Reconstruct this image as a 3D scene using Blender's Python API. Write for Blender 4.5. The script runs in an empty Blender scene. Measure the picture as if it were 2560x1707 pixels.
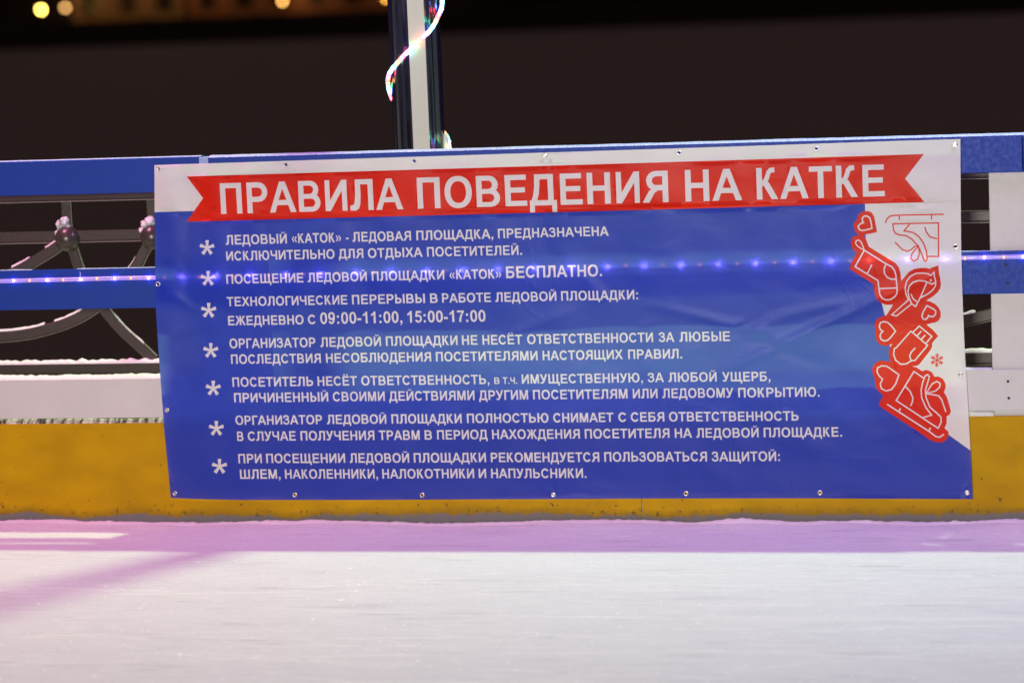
import bpy, bmesh, math, random
from mathutils import Vector, Matrix, noise
from mathutils.geometry import delaunay_2d_cdt
random.seed(7)
S = bpy.context.scene
COL = S.collection

# ------------------------------------------------------------------ camera
YAW, PITCH, ROLL, FPX = 0.21011536, 0.1281639, -0.04088415, 7136.75
CAMP = Vector((1.88259351, -8.82756543, 1.76))
F3 = Vector((-math.sin(YAW)*math.cos(PITCH), math.cos(YAW)*math.cos(PITCH), -math.sin(PITCH)))
_r = F3.cross(Vector((0, 0, 1))).normalized(); _u = _r.cross(F3)
CR = math.cos(ROLL)*_r + math.sin(ROLL)*_u
CU = -math.sin(ROLL)*_r + math.cos(ROLL)*_u
cam_d = bpy.data.cameras.new('camera'); cam = bpy.data.objects.new('camera', cam_d); COL.objects.link(cam)
cam.matrix_world = Matrix(((CR.x, CU.x, -F3.x, CAMP.x), (CR.y, CU.y, -F3.y, CAMP.y), (CR.z, CU.z, -F3.z, CAMP.z), (0, 0, 0, 1)))
cam_d.sensor_width = 36.0; cam_d.lens = FPX/2560*36; cam_d.clip_end = 2000; cam_d.clip_start = 0.1
cam_d.dof.use_dof = True; cam_d.dof.focus_distance = 9.03; cam_d.dof.aperture_fstop = 2.1
S.camera = cam

def at(px, py, Y=0.0):
    """the point of the vertical plane y=Y seen at photo pixel px,py"""
    d = F3*FPX + CR*(px-1280) - CU*(py-853.5)
    return CAMP + d*((Y-CAMP.y)/d.y)
def atz(px, py, Z=0.0):
    d = F3*FPX + CR*(px-1280) - CU*(py-853.5)
    return CAMP + d*((Z-CAMP.z)/d.z)

# ------------------------------------------------------------------ world and light
W = bpy.data.worlds.new('World'); S.world = W; W.use_nodes = True
wb = W.node_tree.nodes['Background']
wb.inputs[0].default_value = (0.039, 0.026, 0.0235, 1); wb.inputs[1].default_value = 1.0
S.view_settings.view_transform = 'Standard'; S.view_settings.look = 'None'
S.view_settings.exposure = 0; S.view_settings.gamma = 1

def area(name, loc, target, sx, sy, energy, color, spread=180):
    l = bpy.data.lights.new(name, 'AREA'); l.shape = 'RECTANGLE'; l.size = sx; l.size_y = sy
    l.energy = energy; l.color = color; l.spread = math.radians(spread)
    o = bpy.data.objects.new(name, l); COL.objects.link(o); o.location = loc
    z = (Vector(loc)-Vector(target)).normalized()
    x = Vector((0, 0, 1)).cross(z).normalized(); y = z.cross(x)
    o.matrix_world = Matrix(((x.x, y.x, z.x, loc[0]), (x.y, y.y, z.y, loc[1]), (x.z, y.z, z.z, loc[2]), (0, 0, 0, 1)))
    return o
# mast floodlight behind and to the right of the boards
LD = Vector((0.589, 1.0, 3.47))
FT = Vector((0.0, 1.4, 0))
area('floodlight', tuple(FT+LD*11.5), tuple(FT), 2.6, 0.75, 132, (0.62, 1.0, 0.46), 15)
# magenta and violet rink lights over the ice
area('magenta_rink_light', (-2.3, -0.35, 3.6), (-1.4, -0.4, 0.0), 0.8, 0.6, 88, (1.0, 0.31, 0.64))
area('violet_rink_light', (2.3, -0.35, 3.6), (1.4, -0.4, 0.0), 0.8, 0.6, 78, (0.58, 0.41, 1.0))
area('white_front_fill', (0.0, -13.0, 2.4), (0.1, 0.0, 0.6), 2.0, 1.0, 112, (1.0, 0.93, 0.84), 60)  # fill added behind the camera to brighten upright fronts, no lamp known there

# ------------------------------------------------------------------ helpers
def meta(o, label=None, cat=None, group=None, kind=None):
    if label: o['label'] = label
    if cat: o['category'] = cat
    if group: o['group'] = group
    if kind: o['kind'] = kind
    return o
def empty(name, loc, label, cat, group=None):
    o = bpy.data.objects.new(name, None); COL.objects.link(o); o.location = loc; o.empty_display_size = 0.1
    return meta(o, label, cat, group)
def link(name, bm, mats, parent=None, smooth=False, origin=None):
    me = bpy.data.meshes.new(name)
    if origin is None and parent is not None: origin = parent.matrix_world.translation if parent.parent is None else None
    bmesh.ops.recalc_face_normals(bm, faces=bm.faces)
    bm.to_mesh(me); bm.free()
    for m in (mats if isinstance(mats, (list, tuple)) else [mats]): me.materials.append(m)
    if smooth:
        for p in me.polygons: p.use_smooth = True
    o = bpy.data.objects.new(name, me); COL.objects.link(o)
    if parent is not None:
        w = Vector((0, 0, 0)); p = parent
        while p is not None: w += p.location; p = p.parent
        me.transform(Matrix.Translation(-w)); o.parent = parent
    return o
def box(bm, x0, x1, y0, y1, z0, z1, bev=0.0, z0b=None, z1b=None):
    """box; z0b/z1b give the heights at x1 when the piece is not quite level"""
    z0b = z0 if z0b is None else z0b; z1b = z1 if z1b is None else z1b
    v = [bm.verts.new(p) for p in ((x0, y0, z0), (x1, y0, z0b), (x1, y1, z0b), (x0, y1, z0), (x0, y0, z1), (x1, y0, z1b), (x1, y1, z1b), (x0, y1, z1))]
    fs = [bm.faces.new([v[i] for i in q]) for q in ((0, 3, 2, 1), (4, 5, 6, 7), (0, 1, 5, 4), (1, 2, 6, 5), (2, 3, 7, 6), (3, 0, 4, 7))]
    if bev:
        es = {e for f in fs for e in f.edges}
        bmesh.ops.bevel(bm, geom=list(es), offset=bev, segments=2, affect='EDGES', profile=0.6)
def tube(bm, pts, r, n=10, cap=True, rads=None):
    rings = []; up = Vector((0, 1, 0.01)).normalized()
    for i, p in enumerate(pts):
        t = (pts[min(i+1, len(pts)-1)]-pts[max(i-1, 0)]).normalized()
        a = t.cross(up)
        if a.length < 1e-3: a = t.cross(Vector((1, 0, 0)))
        a.normalize(); b = t.cross(a).normalized(); rr = rads[i] if rads else r
        rings.append([bm.verts.new(p+rr*(math.cos(2*math.pi*k/n)*a+math.sin(2*math.pi*k/n)*b)) for k in range(n)])
    for A, B in zip(rings, rings[1:]):
        for k in range(n): bm.faces.new((A[k], A[(k+1) % n], B[(k+1) % n], B[k]))
    if cap: bm.faces.new(rings[0]); bm.faces.new(rings[-1][::-1])
def catmull(P, n=8):
    out = []
    for i in range(len(P)-1):
        p0, p1, p2, p3 = P[max(i-1, 0)], P[i], P[i+1], P[min(i+2, len(P)-1)]
        for k in range(n):
            t = k/n
            out.append(tuple(0.5*((2*b)+(c-a)*t+(2*a-5*b+4*c-d)*t*t+(-a+3*b-3*c+d)*t**3) for a, b, c, d in zip(p0, p1, p2, p3)))
    out.append(tuple(P[-1])); return out
def sphere(bm, c, r, sx=1, sy=1, sz=1, u=16, v=10):
    m = Matrix.Translation(c) @ Matrix.Diagonal((sx*r, sy*r, sz*r, 1))
    bmesh.ops.create_uvsphere(bm, u_segments=u, v_segments=v, radius=1, matrix=m)

# ------------------------------------------------------------------ materials
class NT:
    def __init__(s, name):
        s.m = bpy.data.materials.new(name); s.m.use_nodes = True; s.t = s.m.node_tree; s.t.nodes.clear()
        s.out = s.n('ShaderNodeOutputMaterial')
    def n(s, typ, **kw):
        x = s.t.nodes.new(typ)
        for k, v in kw.items():
            if k.startswith('i_'): s.set(x, k[2:], v)
            else: setattr(x, k, v)
        return x
    def set(s, x, k, v):
        k = int(k) if k.isdigit() else k.replace('_', ' ')
        if isinstance(v, bpy.types.NodeSocket): s.t.links.new(v, x.inputs[k])
        else: x.inputs[k].default_value = v
    def l(s, a, b): s.t.links.new(a, b)
    def math(s, op, a, b=0.0, c=0.0, clamp=False):
        x = s.n('ShaderNodeMath', operation=op, use_clamp=clamp)
        for i, v in enumerate((a, b, c)): s.set(x, str(i), v)
        return x.outputs[0]
    def coord(s, scale=(1, 1, 1), rot=(0, 0, 0), loc=(0, 0, 0), geo=True):
        g = s.n('ShaderNodeNewGeometry'); mp = s.n('ShaderNodeMapping')
        s.l(g.outputs['Position'], mp.inputs[0]); mp.inputs['Scale'].default_value = scale
        mp.inputs['Rotation'].default_value = rot; mp.inputs['Location'].default_value = loc
        return mp.outputs[0]
    def noise(s, scale=(1, 1, 1), sc=1.0, det=3, rough=0.5, rot=(0, 0, 0), loc=(0, 0, 0), dist=0.0):
        x = s.n('ShaderNodeTexNoise'); s.l(s.coord(scale, rot, loc), x.inputs['Vector'])
        x.inputs['Scale'].default_value = sc; x.inputs['Detail'].default_value = det; x.inputs['Roughness'].default_value = rough
        x.inputs['Distortion'].default_value = dist
        return x.outputs['Fac']
    def ramp(s, f, a, b, lo=0.0, hi=1.0):
        x = s.n('ShaderNodeMapRange', clamp=True); s.set(x, '0', f)
        for i, v in ((1, a), (2, b), (3, lo), (4, hi)): x.inputs[i].default_value = v
        return x.outputs[0]
    def mix(s, f, a, b):
        x = s.n('ShaderNodeMix', data_type='RGBA'); s.set(x, '0', f)
        for i, v in ((6, a), (7, b)):
            if isinstance(v, bpy.types.NodeSocket): s.l(v, x.inputs[i])
            else: x.inputs[i].default_value = (v[0], v[1], v[2], 1)
        return x.outputs[2]
    def bump(s, h, strength=0.3, dist=0.01):
        x = s.n('ShaderNodeBump'); s.set(x, 'Height', h); x.inputs['Strength'].default_value = strength; x.inputs['Distance'].default_value = dist
        return x.outputs[0]
    def pbr(s, color, rough=0.5, metal=0.0, spec=0.5, normal=None, **kw):
        p = s.n('ShaderNodeBsdfPrincipled')
        if isinstance(color, bpy.types.NodeSocket): s.l(color, p.inputs['Base Color'])
        else: p.inputs['Base Color'].default_value = (*color[:3], 1)
        s.set(p, 'Roughness', rough); p.inputs['Metallic'].default_value = metal
        p.inputs['Specular IOR Level'].default_value = spec
        if normal is not None: s.l(normal, p.inputs['Normal'])
        for k, v in kw.items(): s.set(p, k, v)
        return p.outputs[0]
    def done(s, sh): s.l(sh, s.out.inputs[0]); return s.m

def paint(name, col, rough=0.45, wear=(0.5, 0.5, 0.5), amt=0.25, bumpy=0.15, spec=0.5):
    t = NT(name)
    big = t.noise((1, 1, 1), 6, 4, 0.6); fine = t.noise((1, 1, 1), 70, 3, 0.6)
    c = t.mix(t.ramp(big, 0.3, 0.7, 0, amt), col, tuple(x*0.72 for x in col))
    spots = t.noise((1, 1, 1), 38, 2, 0.5, loc=(3, 1, 2))
    c = t.mix(t.ramp(spots, 0.74, 0.80, 0, 0.6), c, wear)
    return t.done(t.pbr(c, t.ramp(fine, 0.3, 0.7, rough-0.1, rough+0.12), 0, spec, normal=t.bump(fine, bumpy, 0.002)))
M_blue = paint('blue_paint', (0.003, 0.038, 0.32), 0.5, (0.2, 0.25, 0.4), spec=0.3)
M_cap = paint('pale_blue_paint', (0.30, 0.42, 0.75), 0.5)
M_white = paint('white_paint', (0.60, 0.575, 0.57), 0.5, (0.3, 0.28, 0.27))

def yellow():
    t = NT('yellow_paint_dirty')
    g = t.n('ShaderNodeNewGeometry'); sp = t.n('ShaderNodeSeparateXYZ'); t.l(g.outputs['Position'], sp.inputs[0]); z = sp.outputs[2]; x = sp.outputs[0]
    base = t.mix(t.ramp(t.noise((1, 1, 2), 5, 4), 0.35, 0.7), (0.43, 0.236, 0.0), (0.54, 0.305, 0.0))
    # black scuff spots, denser low down
    sp1 = t.noise((1, 1, 1), 52, 2, 0.6); sp2 = t.noise((1, 1, 1), 7, 2, 0.5, loc=(5, 0, 0))
    low = t.ramp(z, 0.02, 0.10, 0.14, 0.0)
    s = t.math('ADD', t.math('ADD', sp1, low), t.math('MULTIPLY', t.math('SUBTRACT', sp2, 0.5), 0.35))
    base = t.mix(t.ramp(s, 0.69, 0.80, 0, 0.85), base, (0.05, 0.045, 0.02))
    # grime line of skate marks and slush: its own wavy shape
    wav = t.math('MULTIPLY', t.math('SUBTRACT', t.noise((1, 1, 1), 3.2, 3, 0.6), 0.5), 0.065)
    wav2 = t.math('MULTIPLY', t.math('SUBTRACT', t.noise((1, 1, 1), 34, 3, 0.6), 0.5), 0.024)
    zz = t.math('ADD', t.math('ADD', z, wav), wav2)
    base = t.mix(t.ramp(zz, 0.040, 0.062, 0.55, 0), base, (0.16, 0.11, 0.01))
    base = t.mix(t.ramp(zz, 0.029, 0.040, 1, 0), base, (0.17, 0.155, 0.16))
    sc = t.noise((1.2, 1, 9), 6, 4, 0.7, rot=(0, 0.12, 0), loc=(2, 0, 5))
    base = t.mix(t.ramp(sc, 0.66, 0.74, 0, 0.4), base, (0.20, 0.13, 0.03))
    return t.done(t.pbr(base, 0.55, 0, 0.12, normal=t.bump(sp1, 0.2, 0.003)))
M_yellow = yellow()

def frost():
    t = NT('frosted_blue_edge'); f = t.noise((1, 1, 1), 160, 2, 0.7)
    c = t.mix(t.ramp(f, 0.35, 0.65), (0.22, 0.36, 0.72), (0.62, 0.72, 0.9))
    return t.done(t.pbr(c, 0.7, normal=t.bump(f, 0.5, 0.003)))
M_frost = frost()
def snow(name='snow'):
    t = NT(name); f = t.noise((1, 1, 1), 90, 4, 0.7)
    c = t.mix(f, (0.86, 0.87, 0.87), (0.96, 0.96, 0.96))
    nr = t.bump(f, 0.6, 0.004)
    return t.done(t.pbr(c, 0.7, 0, 0.2, normal=nr, Subsurface_Weight=0.9, Subsurface_Scale=0.02, Subsurface_Radius=(1.0, 1.0, 1.0)))
M_snow = snow()
M_shave = (lambda t: t.done(t.pbr(t.mix(t.noise((1, 1, 1), 110, 4, 0.7), (0.62, 0.60, 0.66), (0.90, 0.88, 0.92)), 0.8, 0, 0.1, normal=t.bump(t.noise((1, 1, 1), 110, 4, 0.7), 0.6, 0.005))))(NT('shaved_snow'))
def slush():
    t = NT('dirty_snow'); f = t.noise((1, 0.3, 0.35), 55, 3, 0.7)
    c = t.mix(t.ramp(f, 0.40, 0.58), (0.08, 0.06, 0.05), (0.80, 0.70, 0.64))
    return t.done(t.pbr(c, 0.8, normal=t.bump(f, 0.5, 0.004)))
M_slush = slush()
def iron():
    t = NT('dark_iron'); f = t.noise((1, 1, 1), 60, 4, 0.6)
    c = t.mix(f, (0.036, 0.024, 0.021), (0.064, 0.046, 0.040))
    return t.done(t.pbr(c, 0.42, 0.0, 0.6, normal=t.bump(f, 0.25, 0.003)))
M_iron = iron()
M_edge_light = (lambda t: t.done(t.pbr(t.mix(t.noise((1, 1, 1), 80, 4, 0.7), (0.10, 0.09, 0.07), (0.34, 0.32, 0.26)), 0.6)))(NT('painted_edge_light'))  # pale colour standing in for light caught on the iron edges
M_steel = (lambda t: t.done(t.pbr(t.mix(t.noise((1, 1, 1), 300, 2), (0.55, 0.55, 0.53), (0.75, 0.74, 0.72)), 0.28, 1.0)))(NT('steel'))
M_dark = (lambda t: t.done(t.pbr((0.01, 0.01, 0.012), 0.6)))(NT('dark_gap'))
M_pole = (lambda t: t.done(t.pbr(t.mix(t.noise((1, 1, 1), 30, 3), (0.006, 0.007, 0.022), (0.012, 0.013, 0.035)), 0.16, 0.0, 0.6, normal=t.bump(t.noise((1, 1, 1), 25, 3), 0.06, 0.004))))(NT('glossy_navy_coating'))
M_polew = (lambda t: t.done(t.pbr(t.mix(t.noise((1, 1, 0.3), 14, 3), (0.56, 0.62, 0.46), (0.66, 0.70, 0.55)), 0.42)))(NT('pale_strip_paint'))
def glow(name, col, s):
    t = NT(name); e = t.n('ShaderNodeEmission'); e.inputs[0].default_value = (*col, 1); e.inputs[1].default_value = s
    return t.done(e.outputs[0])
def plastic(name, col, em=None, es=0.0, alpha=0.5):
    t = NT(name); tr = t.n('ShaderNodeBsdfTransparent'); tr.inputs[0].default_value = (0.95, 0.95, 1, 1)
    p = t.pbr(col, 0.12, 0, 0.7)
    if em:
        e = t.n('ShaderNodeEmission'); e.inputs[0].default_value = (*em, 1); e.inputs[1].default_value = es
        a = t.n('ShaderNodeAddShader'); t.l(p, a.inputs[0]); t.l(e.outputs[0], a.inputs[1]); p = a.outputs[0]
    mx = t.n('ShaderNodeMixShader'); mx.inputs[0].default_value = alpha; t.l(tr.outputs[0], mx.inputs[1]); t.l(p, mx.inputs[2])
    return t.done(mx.outputs[0])
M_rope = plastic('clear_rope_tube', (0.52, 0.46, 0.80), (0.30, 0.26, 0.95), 0.32, 0.5)
M_ledb = glow('blue_led', (0.36, 0.20, 1.0), 120)
M_ledo = glow('orange_led', (1.0, 0.27, 0.02), 4.0)

def ice_mat():
    t = NT('rink_ice')
    g = t.n('ShaderNodeNewGeometry'); sp = t.n('ShaderNodeSeparateXYZ'); t.l(g.outputs['Position'], sp.inputs[0]); x, y = sp.outputs[0], sp.outputs[1]
    c = t.mix(t.noise((0.7, 3.0, 1), 2.2, 5, 0.6), (0.70, 0.72, 0.76), (0.87, 0.885, 0.90))
    sm = t.noise((0.9, 7.0, 1), 2.0, 5, 0.68, loc=(4.3, 0.4, 0), rot=(0, 0, 0.06))
    c = t.mix(t.ramp(sm, 0.58, 0.66, 0, 0.42), c, (0.38, 0.38, 0.42))
    sm2 = t.noise((0.8, 14.0, 1), 3.0, 4, 0.7, loc=(1.1, 2.4, 0), rot=(0, 0, -0.04))
    c = t.mix(t.ramp(sm2, 0.60, 0.68, 0, 0.6), c, (0.34, 0.33, 0.37))
    gr = t.noise((1, 1, 1), 120, 3, 0.7)
    c = t.mix(t.ramp(gr, 0.3, 0.7, 0, 0.38), c, (0.52, 0.52, 0.56))
    v = t.n('ShaderNodeTexVoronoi'); t.l(t.coord((1, 1, 1)), v.inputs['Vector']); v.inputs['Scale'].default_value = 26
    fl = t.ramp(v.outputs['Distance'], 0.07, 0.11, 0.95, 0.0)  # ice sparkle painted into the colour as small white specks
    fl = t.math('MULTIPLY', fl, t.ramp(t.noise((1, 1, 1), 7, 2, 0.5, loc=(9, 9, 0)), 0.55, 0.62))
    c = t.mix(fl, c, (0.98, 0.98, 0.98))
    g2 = t.noise((1, 1.6, 1), 330, 2, 0.7)
    c = t.mix(t.ramp(g2, 0.38, 0.62, 0, 0.62), c, (0.50, 0.50, 0.54))
    g4 = t.noise((1, 2.2, 1), 55, 4, 0.75, loc=(3, 3, 0))
    c = t.mix(t.ramp(g4, 0.5, 0.7, 0, 0.35), c, (0.46, 0.46, 0.50))
    g3 = t.noise((0.8, 5, 1), 11, 4, 0.7, rot=(0, 0, 0.1))
    c = t.mix(t.ramp(g3, 0.5, 0.72, 0, 0.30), c, (0.95, 0.95, 0.96))
    h = t.math('ADD', t.math('MULTIPLY', gr, 0.6), t.math('MULTIPLY', g2, 0.5))
    return t.done(t.pbr(c, t.ramp(sm, 0.5, 0.68, 0.8, 0.55), 0, 0.08, normal=t.bump(h, 0.25, 0.004)))
M_ice = ice_mat()

# ------------------------------------------------------------------ setting
def ice_z(x, y):
    k = max(0.0, min(1.0, (y+0.36)/0.36)); k = k*k*(3-2*k)
    n = noise.noise(Vector((x*2.1, y*3, 0)))*0.011 + noise.noise(Vector((x*8, y*9, 3)))*0.004+noise.noise(Vector((x*25, y*20, 3)))*0.0012
    hump = 0.012*math.exp(-((x-0.72)/0.10)**2)*max(0, 1+y/0.12) if y > -0.12 else 0
    return k*(0.014+n)+hump
bm = bmesh.new()
ys = [0.012, 0.0, -0.02, -0.04, -0.06, -0.08, -0.10, -0.13, -0.16, -0.2, -0.24, -0.28, -0.32, -0.36, -0.5, -1, -2, -4, -8, -16]
xs = [-16, -8, -4]+[-3+0.04*i for i in range(151)]+[4, 8, 16]
grid = [[bm.verts.new((x, y, ice_z(x, y))) for x in xs] for y in ys]
for a, b in zip(grid, grid[1:]):
    for i in range(len(xs)-1): bm.faces.new((a[i], a[i+1], b[i+1], b[i]))
o = link('ice', bm, M_ice, smooth=True); meta(o, 'white skating rink ice scored by skates', None, None, 'structure')
# skate cuts: narrow raised burrs of shaved ice along big arcs
bm = bmesh.new(); rnd = random.Random(21)
for i in range(26):
    R = rnd.uniform(2.5, 16); a0 = rnd.gauss(0, 0.13); side = rnd.choice((-1, 1))
    px_, py_ = rnd.uniform(-1.7, 2.0), -0.42-rnd.random()**0.8*2.1
    L = rnd.uniform(0.25, 1.6); w = rnd.uniform(0.0008, 0.0016)*(1.0+0.25*abs(py_)); prev = None; ph = rnd.random()*90
    thr = rnd.uniform(-0.35, 0.05)
    for k in range(int(L*2/0.012)):
        s_ = -L+k*0.012; th = s_/R*side
        x = px_+R*math.sin(abs(th))*(1 if s_ > 0 else -1)*math.cos(a0)-side*R*(1-math.cos(th))*math.sin(a0)
        y = py_+R*math.sin(abs(th))*(1 if s_ > 0 else -1)*math.sin(a0)+side*R*(1-math.cos(th))*math.cos(a0)
        if y > -0.38: prev = None; continue
        n = noise.noise(Vector((s_*5, ph, 0)))+0.4*noise.noise(Vector((s_*30, ph, 2)))
        if n < thr: prev = None; continue
        ww = w*min(1, (L-abs(s_))*4)*(0.6+0.5*abs(n)+0.3*noise.noise(Vector((s_*90, ph, 1))))
        nx_, ny_ = -math.sin(a0), math.cos(a0)
        ring = [bm.verts.new((x-nx_*ww, y-ny_*ww, 0.0002)), bm.verts.new((x, y, 0.0006)), bm.verts.new((x+nx_*ww, y+ny_*ww, 0.0002))]
        if prev:
            for q in range(2): bm.faces.new((prev[q], prev[q+1], ring[q+1], ring[q]))
        prev = ring
M_crumb = (lambda t: t.done(t.pbr((0.98, 0.98, 0.98), 0.6, 0, 0.2)))(NT('ice_crumb_white'))
meta(link('skate_cuts', bm, M_crumb), 'long thin white skate cuts scored across the rink ice', None, None, 'stuff')
# scattered ice crumbs on the rink
bm = bmesh.new()
for i in range(620):
    x = random.uniform(-1.4, 2.0); y = -0.35-2.0*random.random()**0.7
    r = random.uniform(0.0012, 0.0028)*(1.6 if random.random() < 0.1 else 1)
    m = Matrix.Translation((x, y, r*0.15)) @ Matrix.Rotation(random.random()*6, 4, 'Z') @ Matrix.Diagonal((r*random.uniform(1, 2), r, r*0.45, 1))
    bmesh.ops.create_icosphere(bm, subdivisions=1, radius=1, matrix=m)
o = link('ice_crumbs', bm, M_crumb); meta(o, 'tiny white ice crumbs scattered over the rink', None, None, 'stuff')

def water():
    t = NT('frozen_river'); b = t.noise((0.4, 1.2, 1), 1.2, 4, 0.6)
    return t.done(t.pbr(t.mix(b, (0.38, 0.33, 0.35), (0.46, 0.41, 0.43)), 0.75, 0, 0.1))
def flat(name, x0, x1, y0, y1, z, m, label, nx=1):
    bm = bmesh.new(); v = [bm.verts.new(p) for p in ((x0, y0, z), (x1, y0, z), (x1, y1, z), (x0, y1, z))]; bm.faces.new(v)
    return meta(link(name, bm, m), label, None, None, 'structure')
flat('river', -600, 600, 1.6, 222.5, -3.0, water(), 'dark frozen river beyond the railing at night')
bm = bmesh.new(); box(bm, -20, 20, 0.02, 1.55, -3.2, -0.02)
tq = NT('quay_snowy_stone'); f = tq.noise((1, 1, 1), 5, 4)
o = link('quay', bm, tq.done(tq.pbr(tq.mix(tq.ramp(f, 0.4, 0.6), (0.2, 0.19, 0.18), (0.7, 0.7, 0.7)), 0.8))); meta(o, 'snowy stone quay behind the rink boards', None, None, 'structure')
# far bank
tb = NT('dark_granite'); M_gran = tb.done(tb.pbr(tb.mix(tb.noise((1, 1, 1), 0.4, 4), (0.03, 0.022, 0.02), (0.07, 0.05, 0.045)), 0.8))
bm = bmesh.new(); box(bm, -220, 90, 222.0, 222.8, -4, -0.86)
for i in range(60): box(bm, -218+i*5, -217.3+i*5, 221.8, 222.0, -4, -0.78)
o = link('embankment_wall', bm, M_gran); meta(o, 'low black granite embankment wall across the river', 'wall')
flat('far_street', -220, 90, 222.8, 400, -1.9, M_gran, 'dark street on the far bank of the river')

def building(x0, x1, y, col, label, seed):
    rnd = random.Random(seed); root = empty('far_building', ((x0+x1)/2, y, -1.9), label, 'building')
    t = NT('brick_render'); wall = t.done(t.pbr(t.mix(t.noise((1, 1, 1), 0.35, 4, 0.6), col, tuple(c*0.45 for c in col)), 0.8))
    bm = bmesh.new(); box(bm, x0, x1, y, y+12, -1.9, 11.0); link('wall', bm, wall, root)
    bm = bmesh.new(); box(bm, x0-0.3, x1+0.3, y-0.4, y+12.3, 11.0, 11.6); link('roof', bm, M_gran, root)
    bm = bmesh.new(); box(bm, x0, x1, y-0.12, y-0.002, -1.9, -1.2); link('plinth', bm, M_gran, root)
    n = max(2, int((x1-x0)/3.4))
    for r in range(3):
        for k in range(n):
            cx = x0+(k+0.5)*(x1-x0)/n; z = -0.2+r*3.7
            bm = bmesh.new(); box(bm, cx-0.75, cx+0.75, y-0.08, y-0.003, z, z+2.0); w = link('window', bm, M_glass, root)
            bm = bmesh.new(); box(bm, cx-0.9, cx+0.9, y-0.16, y-0.003, z-0.16, z-0.003); s_ = link('sill', bm, M_gran, w)
tg = NT('dark_window_glass'); M_glass = tg.done(tg.pbr((0.03, 0.02, 0.01), 0.2))
pL = at(190, 40, 246).x; pM = at(620, 30, 246).x; pR = at(985, 20, 246).x; 
building(pL-0.4, pM-6.2, 246, (0.40, 0.24, 0.12), 'ochre building lit by street lamps across the river, left one', 1)
building(pM-5.6, pR+1.5, 246, (0.42, 0.17, 0.08), 'reddish brick building lit amber across the river, right of the ochre one', 2)
building(pR+2.2, pR+58, 247, (0.020, 0.014, 0.013), 'long unlit building across the river on the right', 3)
building(pL-40, pL-1.0, 247, (0.030, 0.020, 0.015), 'unlit building across the river, far left behind the yellow lamps', 4)
def bollard(px, py, Y, e, col, r, label, ptl):
    p = at(px, py, Y); root = empty('quay_lamp', (p.x, Y, -1.9), label, 'lamp', 'warm lamps on the far bank')
    bm = bmesh.new(); tube(bm, [Vector((p.x, Y, -1.9)), Vector((p.x, Y, -1.7)), Vector((p.x, Y, -1.68)), Vector((p.x, Y, p.z-r*1.02))], 0.05, 10, rads=[0.14, 0.12, 0.06, 0.05]); link('post', bm, M_gran, root)
    bm = bmesh.new(); sphere(bm, (p.x, Y, p.z), r, u=16, v=12); link('globe', bm, glow('warm_globe', col, e), root, True)
    bm = bmesh.new(); sphere(bm, (p.x, Y, p.z+r*0.95), r*0.5, 1, 1, 0.35); link('cap', bm, M_gran, root, True)
    if ptl:
        l = bpy.data.lights.new('lamp_light', 'POINT'); l.energy = ptl; l.color = (1.0, 0.55, 0.2); l.shadow_soft_size = r*1.3
        lo = bpy.data.objects.new('lamp_light', l); COL.objects.link(lo); lo.location = (p.x, 243.6, p.z+0.9)
bollard(103, 25, 238.5, 46, (1.0, 0.60, 0.10), 0.17, 'brightest yellow lamp across the river, far left of the row', 60)
bollard(163, 20, 238.5, 9.5, (1.0, 0.52, 0.16), 0.17, 'dim amber lamp just right of the brightest yellow lamp', 25)
bollard(706, 3, 238.5, 15, (1.0, 0.50, 0.12), 0.17, 'amber lamp across the river left of the pole', 110)
bollard(966, -4, 238.5, 12, (1.0, 0.45, 0.06), 0.17, 'amber lamp half hidden beside the dark pole', 90)
for px in (300, 470):   # street lamps above the frame, lighting the far facades
    p = at(px, -60, 241)
    l = bpy.data.lights.new('street_light', 'POINT'); l.energy = 160; l.color = (1.0, 0.55, 0.2); l.shadow_soft_size = 0.4
    lo = bpy.data.objects.new('street_light', l); COL.objects.link(lo); lo.location = (p.x, 242, p.z)

# ------------------------------------------------------------------ rink barrier
X0, X1 = -3.4, 3.4
TB = 0.012          # board thickness
barrier = empty('rink_barrier', (0, 0.02, 0), 'rink boards: blue rails, white board and yellow kick board on white posts', 'barrier')
jl, jr = at(498, 430).x, at(522, 430).x; jR = at(2557, 380).x
def topb(x): return 1.0985-0.0017*x
def rail(name, x0, x1, z0, z1, y0, y1, m, bev=0.0025, z0b=None, z1b=None):
    bm = bmesh.new(); box(bm, x0, x1, y0, y1, z0, z1, bev, z0b, z1b); return link(name, bm, m, barrier)
rail('top_rail', X0, jl, topb(X0), 1.2115, 0, 0.066, M_blue, z0b=topb(jl))
rail('top_rail', jr, jR-0.0015, topb(jr), 1.2085, 0, 0.060, M_blue, z0b=topb(jR))
rail('top_rail', jR+0.0015, X1, topb(jR), 1.209, -0.0015, 0.058, M_blue, z0b=topb(X1))
bm = bmesh.new(); box(bm, jl+0.0006, jr-0.0006, 0.0015, 0.06, 1.1, 1.2095, 0.001); link('joint_plate', bm, M_cap, barrier)
rail('middle_rail', X0, X1, 0.7235, 0.8555, 0, TB, M_blue)
rail('lower_board', X0, X1, 0.3605, 0.4885, 0, TB, M_white)
yj = at(1605, 1260).x
rail('kick_board', X0, yj-0.0008, -0.02, 0.343, 0.0, TB, M_yellow)
rail('kick_board', yj+0.0008, X1, -0.02, 0.3435, 0.0005, TB, M_yellow)
for pxl, pxr in ((496, 690), (2476, 2640)):
    a, b = at(pxl, 700).x, at(pxr, 700).x
    if pxl > 2000: b = a+0.205
    bm = bmesh.new(); box(bm, a, b, TB+0.002, 0.19, 0, 1.096, 0.004); link('post', bm, M_white, barrier)
for a in (-3.15,):
    bm = bmesh.new(); box(bm, a, a+0.2, TB+0.002, 0.19, 0, 1.096, 0.004); link('post', bm, M_white, barrier)
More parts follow.
